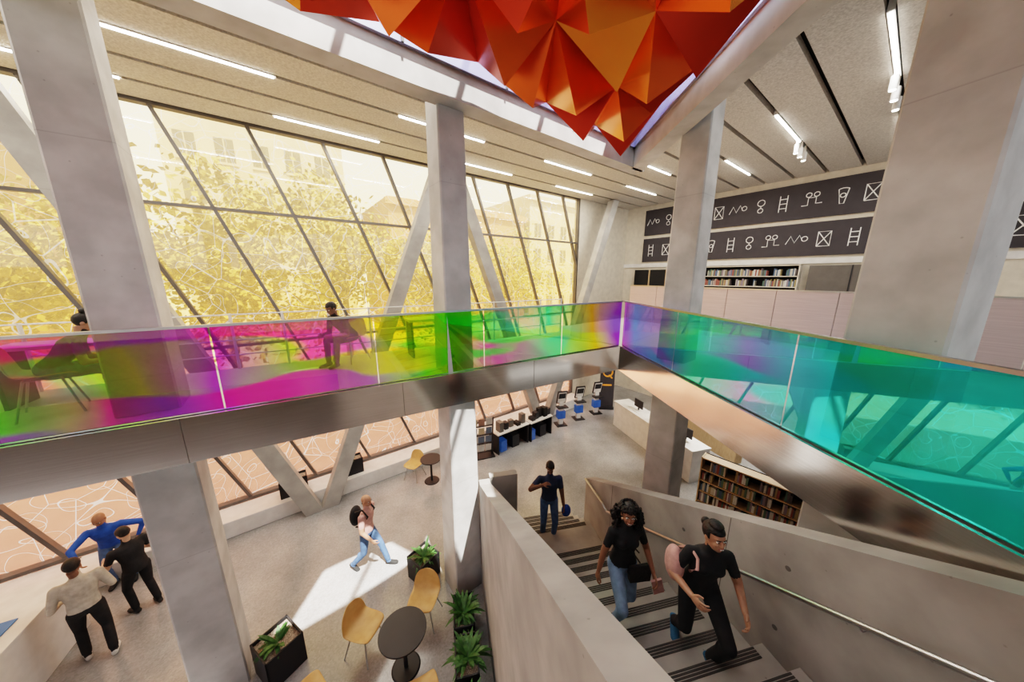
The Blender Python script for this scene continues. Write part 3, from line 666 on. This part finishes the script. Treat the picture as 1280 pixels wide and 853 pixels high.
def person(name,x,y,z,az,H=1.72,female=False,pel=(0,0,.93),T=(0,.04,1),feet=((-.1,0,0),(.1,0,0)),fyaw=(8,8),fpitch=(0,0),
           hands=((-.27,.05,.80),(.27,.05,.80)),shirt=None,pants=None,skin=None,shoes=None,sleeve='short',look=(0,1,-.05),hair='short',
           elbow=(-.4,-1,-.2),smile=False,handn=None,curl=.5,extra=None):
    k=H/1.72; e=empty(name,TR(x,y,z,az)@Matrix.Scale(k,4))
    V_=Vector; Pv=V_(pel); Tn=V_(T).normalized(); side=V_((1,0,0)); 
    sw=.16 if female else .185; wa=.118 if female else .145; pw=.165 if female else .16
    b=B(); segs=[]
    def tr(h,a,bb): return ering(Pv+Tn*h,Tn,side,a,bb,20)
    b.loft([tr(-.10,.11,.08),tr(-.06,pw-.01,.115),tr(0,pw,.122),tr(.08,(pw+wa)/2,.108),tr(.16,wa,.098),tr(.26,.148 if female else .165,.112),tr(.34,.155 if female else .178,.122 if female else .118),tr(.41,.15 if female else .17,.10),tr(.455,.105,.075),tr(.49,.062,.06),tr(.56,.05,.052),tr(.60,.05,.05)],dummy)
    if female:
        f=Tn.cross(side)
        for sx in (-1,1): b.ell(Pv+Tn*.33+side*sx*.065+f*.075,(.062,.055,.06),dummy)
    shirtm,pantm,skm,shm=0,1,2,3
    for h0,h1,lab,r_ in ((-.1,.0,pantm,.14),(.012,.455,shirtm,.14),(.50,.62,skm,.05)):
        segs.append((Pv+Tn*h0,Pv+Tn*h1,r_,lab))
    for i,sx in ((0,-1),(1,1)):
        hip=Pv+side*sx*.088+V_((0,0,-.04)); F=V_(feet[i]); fy=R(fyaw[i]*-sx); fp=R(fpitch[i])
        fd=V_((math.sin(-fy),math.cos(fy)*math.cos(fp),-math.sin(fp))).normalized()
        ank=F+V_((0,0,.085))
        kn,ank=ik(hip,ank,.43,.42,V_((sx*.12,1,.15)))
        lo=.012
        capsule(b,hip,kn,.088+lo*.3,.062); capsule(b,kn,ank+(kn-ank).normalized()*.05,.060,.046+lo*.5)
        b.ell(kn.lerp(ank,.3)+V_((0,-.012,0)),(.055,.058,.09),dummy)
        segs+= [(hip,kn,.08,pantm),(kn,ank+(kn-ank).normalized()*.03,.055,pantm)]
        up=V_((0,0,1)); sd=fd.cross(up).normalized(); up2=sd.cross(fd)
        hb=ank-up2*.04
        b.loft([ering(hb-fd*.065,fd,sd,.022,.02,12),ering(hb-fd*.05+up2*.005,fd,sd,.036,.04,12),ering(hb+fd*.0+up2*.01,fd,sd,.04,.048,12),ering(hb+fd*.08-up2*.005,fd,sd,.046,.036,12),ering(hb+fd*.15-up2*.012,fd,sd,.046,.028,12),ering(hb+fd*.19-up2*.018,fd,sd,.03,.02,12)],dummy)
        segs.append((hb-fd*.05-up2*.01,hb+fd*.18-up2*.015,.045,shm))
        capsule(b,ank+(kn-ank).normalized()*.06,ank-up2*.02,.043,.036)
        sh=Pv+Tn*.425+side*sx*sw; Hd=V_(hands[i])
        el,wr=ik(sh,Hd,.285,.25,V_((sx*abs(elbow[0]),elbow[1],elbow[2])))
        capsule(b,sh,el,.053 if female else .062,.041 if female else .047); capsule(b,el,wr,.040 if female else .045,.026 if female else .03)
        capsule(b,Pv+Tn*.40+side*sx*.07,sh,.065,.055)
        segs.append((Pv+Tn*.41+side*sx*.05,sh,.06,shirtm))
        if sleeve=='long':
            segs+= [(sh,el,.05,shirtm),(el,wr-(wr-el)*.06,.04,shirtm),(wr-(wr-el)*.05,wr,.03,skm)]
        else:
            mid=sh.lerp(el,.55); segs+= [(sh,mid,.055,shirtm),(mid.lerp(el,.08),el,.045,skm),(el,wr,.035,skm)]
        hn=V_(handn[i]) if handn else V_((-sx,0,0)); hd=(wr-el).normalized()
        hand(e,wr,hd,hn,skin,V_((0,1,.3)) if abs(hd.y)<.8 else V_((-sx*.6,0,1)),curl=curl,name='hand_%d'%(i+1))
    me=remesh(b,.0115,3)
    me.materials.clear()
    for m in (shirt,pants,skin,shoes): me.materials.append(m)
    nf=len(me.polygons); c=np.zeros(nf*3); me.polygons.foreach_get('center',c); c=c.reshape(-1,3)
    best=np.full(nf,1e9); lab=np.zeros(nf,int)
    for p,q,r_,l in segs:
        p=np.array(p);q=np.array(q); dd=q-p; t=np.clip(((c-p)@dd)/(dd@dd),0,1); dist=np.linalg.norm(c-(p+t[:,None]*dd),axis=1)-r_
        mk=dist<best; best[mk]=dist[mk]; lab[mk]=l
    me.polygons.foreach_set('material_index',lab.astype(np.int32)); me.polygons.foreach_set('use_smooth',[True]*nf); me.update()
    o=bpy.data.objects.new('body',me); COL.objects.link(o); o.parent=e
    lk=V_(look).normalized(); nb=Pv+Tn*.50; hc=nb+ (Tn*.6+V_((0,.12,.8))).normalized()*.165
    xr=lk.cross(V_((0,0,1))).normalized(); zu=xr.cross(lk)
    MH=Matrix.Translation(hc)@Matrix(((xr.x,lk.x,zu.x,0),(xr.y,lk.y,zu.y,0),(xr.z,lk.z,zu.z,0),(0,0,0,1)))
    b=B(); b.ell((0,-.012,.022),(.074,.094,.092),dummy,MH); b.ell((0,.02,-.045),(.056,.068,.072),dummy,MH); b.ell((0,.045,-.088),(.028,.03,.024),dummy,MH)
    b.ell((0,.066,.028),(.05,.018,.014),dummy,MH)
    for sx in (-1,1):
        b.ell((sx*.074,-.008,-.008),(.011,.02,.03),dummy,MH); b.ell((sx*.036,.058,-.028),(.02,.02,.02),dummy,MH)
    b.loft([ering(V_((0,.082,.012)),V_((0,.1,-1)),V_((1,0,0)),.008,.008,8),ering(V_((0,.096,-.022)),V_((0,.1,-1)),V_((1,0,0)),.013,.014,8),ering(V_((0,.088,-.034)),V_((0,.1,-1)),V_((1,0,0)),.015,.01,8)],dummy,MH)
    b.tube([MH.inverted()@(nb-Tn*.01),(0,-.03,-.06)],.05,dummy,MH,n=14)
    b.ell((0,.074,-.055),(.026,.012,.010),dummy,MH)
    me=remesh(b,.0058,3); me.materials.clear(); me.materials.append(skin); me.polygons.foreach_set('material_index',[0]*len(me.polygons)); me.polygons.foreach_set('use_smooth',[True]*len(me.polygons))
    o=bpy.data.objects.new('head',me); COL.objects.link(o); o.parent=e
    b=B()
    for sx in (-1,1):
        b.ell((sx*.03,.072,.006),(.014,.012,.008),eyew,MH,n=10,m=6); b.ell((sx*.03,.080,.006),(.006,.006,.0065),eyed,MH,n=8,m=6)
        b.tube([(sx*.012,.088,.024),(sx*.03,.088,.03),(sx*.048,.077,.025)],.0035,haircol,MH,n=5)
    b.tube([(-.024,.078,-.053),(-.012,.087,-.056),(0,.089,-.0575),(.012,.087,-.056),(.024,.078,-.053)],.0055,lipm,MH,n=6)
    if smile: b.box(-.016,.016,.088,.0935,-.060,-.053,teeth,MH)
    b.obj('face_features',e,smooth=True)
    if hair!='bald':
        b=B(); rad=(.082,.104,.098); c0=(0,-.018,.03); n_,m_=28,20; vs=[];fs=[]
        for kk in range(m_+1):
            ph=-math.pi/2+math.pi*kk/m_
            for i in range(n_):
                a=2*math.pi*i/n_; vs.append((c0[0]+rad[0]*max(.01,math.cos(ph))*math.cos(a),c0[1]+rad[1]*max(.01,math.cos(ph))*math.sin(a),c0[2]+rad[2]*math.sin(ph)))
        for kk in range(m_):
            for i in range(n_):
                f=(kk*n_+i,kk*n_+(i+1)%n_,(kk+1)*n_+(i+1)%n_,(kk+1)*n_+i)
                cc=sum((V_(vs[q]) for q in f),V_())/4
                lim=.055 if cc.y>.03 else (-.0 if cc.y>-.02 else -.06)
                if cc.z>lim: fs.append(f)
        b.add(vs,fs,haircol,MH)
        if hair=='curly':
            for i in range(560):
                a=random.uniform(0,6.28); zz_=random.uniform(-.22,.11)
                if math.sin(a)>.30 and zz_<.07: continue
                rr=.09+.035*(1-abs(zz_)/.22)+random.uniform(-.025,.03) if zz_<.04 else .085*math.sqrt(max(0,1-((zz_-.03)/.1)**2))+.02
                wz=1.25 if zz_<0 else 1
                b.ell((rr*wz*math.cos(a),-.02+rr*math.sin(a)*1.05,zz_),(.016,.016,.020),haircol,MH,n=7,m=5)
        if hair=='tied':
            b.ell((0,-.12,.05),(.04,.04,.04),haircol,MH); b.ell((0,.0,.115),(.055,.07,.03),haircol,MH)
        if hair=='bun': b.ell((0,-.05,.14),(.05,.05,.045),haircol,MH)
        if hair=='cap':
            b.ell((0,.1,.06),(.06,.06,.008),haircol,MH)
        o=b.obj('hair',e,smooth=True)
        s=o.modifiers.new('s','SOLIDIFY'); s.thickness=.006
    if extra: extra(e,Pv,Tn)
    return e
sk1=skinm('brown',(.34,.17,.105)); sk2=skinm('deep',(.20,.10,.065)); sk3=skinm('warm',(.46,.25,.165)); sk4=skinm('light',(.6,.38,.27))
cb=cloth('black',(.022,.022,.025)); cj=cloth('jeans_light',(.24,.35,.50)); cjd=cloth('jeans_mid',(.10,.18,.34)); cw=cloth('cream',(.50,.45,.38)); cblue=cloth('blue',(.03,.11,.44)); cpink=cloth('pink',(.62,.36,.33)); cnavy=cloth('navy',(.04,.06,.12))
shk=cloth('shoe_black',(.03,.03,.03)); shw=cloth('shoe_white',(.7,.7,.68)); shb=cloth('shoe_blue',(.06,.2,.35)); shbr=cloth('shoe_brown',(.2,.12,.07))
def ex1(e,P_,T_):
    b=B(); b.tube([(.12,.0,1.385),(.05,.14,1.27),(-.06,.16,1.12),(-.15,.14,.98)],.009,haircol,n=6); b.tube([(.12,.0,1.385),(.06,-.12,1.25),(-.1,-.13,1.05),(-.2,.02,.98)],.009,haircol,n=6)
    b.loft([[(-.25,.14,.80),(-.01,.16,.80),(-.01,.22,.80),(-.25,.21,.80)],[(-.26,.13,.9),(0,.15,.9),(0,.21,.9),(-.26,.20,.9)],[(-.24,.13,.97),(-.02,.15,.97),(-.02,.18,.97),(-.24,.17,.97)]],haircol)
    b.obj('crossbody_bag',e,bevel=.015)
    b=B(); Mb_=Matrix.Translation((-.30,.27,.80))@Matrix.Rotation(R(15),4,'Y'); b.box(-.06,.06,-.012,.012,-.09,.09,cpink,Mb_); b.box(-.055,.061,-.009,.009,-.088,.088,white,Mb_); b.obj('paperback',e)
def ex2(e,P_,T_):
    b=B(); b.ell((.25,.02,1.08),(.08,.13,.17),cpink); b.tube([(.17,.16,1.15),(.15,.24,1.26),(.14,.20,1.33),(.15,.06,1.32),(.2,-.04,1.2)],.014,cpink,n=6); b.obj('shoulder_bag',e,smooth=True)
person('woman_with_curly_hair',1.27,2.92,1.922,176,1.68,True,pel=(0,.02,.91),T=(0,.06,1),feet=((-.09,-.16,0.02),(.10,.17,.17)),fpitch=(15,0),
   hands=((-.28,.20,.90),(.30,.06,.80)),shirt=cb,pants=cj,skin=sk1,shoes=shw,hair='curly',look=(.25,1,.0),smile=True,extra=ex1)
person('woman_with_shoulder_bag',1.80,2.38,2.259,190,1.70,True,pel=(0,.0,.88),T=(0,.22,1),feet=((-.09,.20,.168),(.08,-.20,.03)),fpitch=(0,25),
   hands=((-.22,.34,.98),(.20,.32,1.06)),shirt=cb,pants=cb,skin=sk3,shoes=shb,hair='tied',look=(-.25,1,.05),smile=True,extra=ex2)
person('man_on_landing',.74,5.28,.728,178,1.76,False,pel=(0,0,.94),T=(0,.03,1),feet=((-.10,.03,0),(.11,-.03,0)),
   hands=((-.27,.10,.82),(.16,.22,1.38)),shirt=cnavy,pants=cjd,skin=sk2,shoes=shbr,hair='short',look=(.1,1,-.25),
   extra=lambda e,P_,T_:(lambda b:(b.ell((-.32,.1,.72),(.09,.07,.13),cblue),b.obj('carried_jacket',e,smooth=True)))(B()))
def expack(e,P_,T_):
    b=B(); b.ell((0,-.2,1.2),(.14,.10,.21),cb)
    for s in (1,-1): b.tube([(s*.12,-.12,1.38),(s*.12,.03,1.44),(s*.12,.13,1.3),(s*.13,.02,1.08),(s*.12,-.14,1.05)],.016,cb,n=6)
    b.obj('backpack',e,smooth=True)
person('man_with_backpack',-2.98,5.3,0,95,1.76,False,pel=(0,0,.90),T=(0,.08,1),feet=((-.09,.34,0),(.09,-.32,.03)),fpitch=(0,28),
   hands=((-.24,-.12,.85),(.22,.22,.86)),shirt=cpink,pants=cjd,skin=sk3,shoes=shk,hair='bald',look=(.1,1,-.1),extra=expack)
person('man_in_cream_sweater',-6.66,3.78,0,-55,1.80,False,pel=(0,-.02,.93),T=(0,.14,1),feet=((-.12,.05,0),(.12,-.16,0)),
   hands=((-.2,.24,1.0),(.2,.24,1.06)),shirt=cw,pants=cb,skin=sk2,shoes=shw,sleeve='long',hair='cap',look=(.3,1,-.4))
person('man_in_black_shirt',-6.78,4.50,0,-75,1.72,False,pel=(0,-.05,.93),T=(0,.16,1),feet=((-.11,.02,0),(.12,-.12,0)),
   hands=((-.2,.34,1.05),(.22,.30,1.02)),shirt=cb,pants=cb,skin=sk4,shoes=shk,hair='short',look=(-.2,1,-.4))
person('man_in_blue_sweater',-7.72,4.92,0,140,1.80,False,pel=(0,-.05,.92),T=(0,.38,1),feet=((-.12,-.1,0),(.12,-.1,0)),
   hands=((-.36,.14,1.0),(.22,.50,1.06)),elbow=(-1,.0,.3),shirt=cblue,pants=cjd,skin=sk1,shoes=shk,sleeve='long',hair='bald',look=(.2,1,-.55))
person('seated_woman_upstairs',-5.25,3.42,4.45,40,1.56,True,pel=(0,-.10,.56),T=(0,.75,1),feet=((-.1,.38,0),(.1,.38,0)),
   hands=((-.15,.42,.62),(.15,.42,.62)),shirt=cb,pants=cjd,skin=sk3,shoes=shk,hair='bun',look=(.1,1,-.5))
person('seated_man_upstairs',-3.0,5.42,4.45,200,1.56,False,pel=(0,-.08,.56),T=(0,.75,1),feet=((-.1,.38,0),(.1,.38,0)),
   hands=((-.15,.42,.62),(.15,.42,.62)),shirt=cb,pants=cb,skin=sk2,shoes=shk,hair='short',look=(.1,1,-.5))
person('librarian_at_counter',5.75,10.4,0,-110,1.68,True,pel=(0,0,.91),T=(0,.1,1),
   hands=((-.2,.22,1.06),(.2,.22,1.06)),shirt=cw,pants=cb,skin=sk1,shoes=shk,hair='short',look=(0,1,-.3))
area('fill_light_under_floor',(7,9,3.9),2.5,150); area('fill_light_under_walkway',(-3,5.6,3.9),1.5,20)  # unseen fill lights added to brighten the dark space under the slabs
print('done',len(bpy.data.objects))
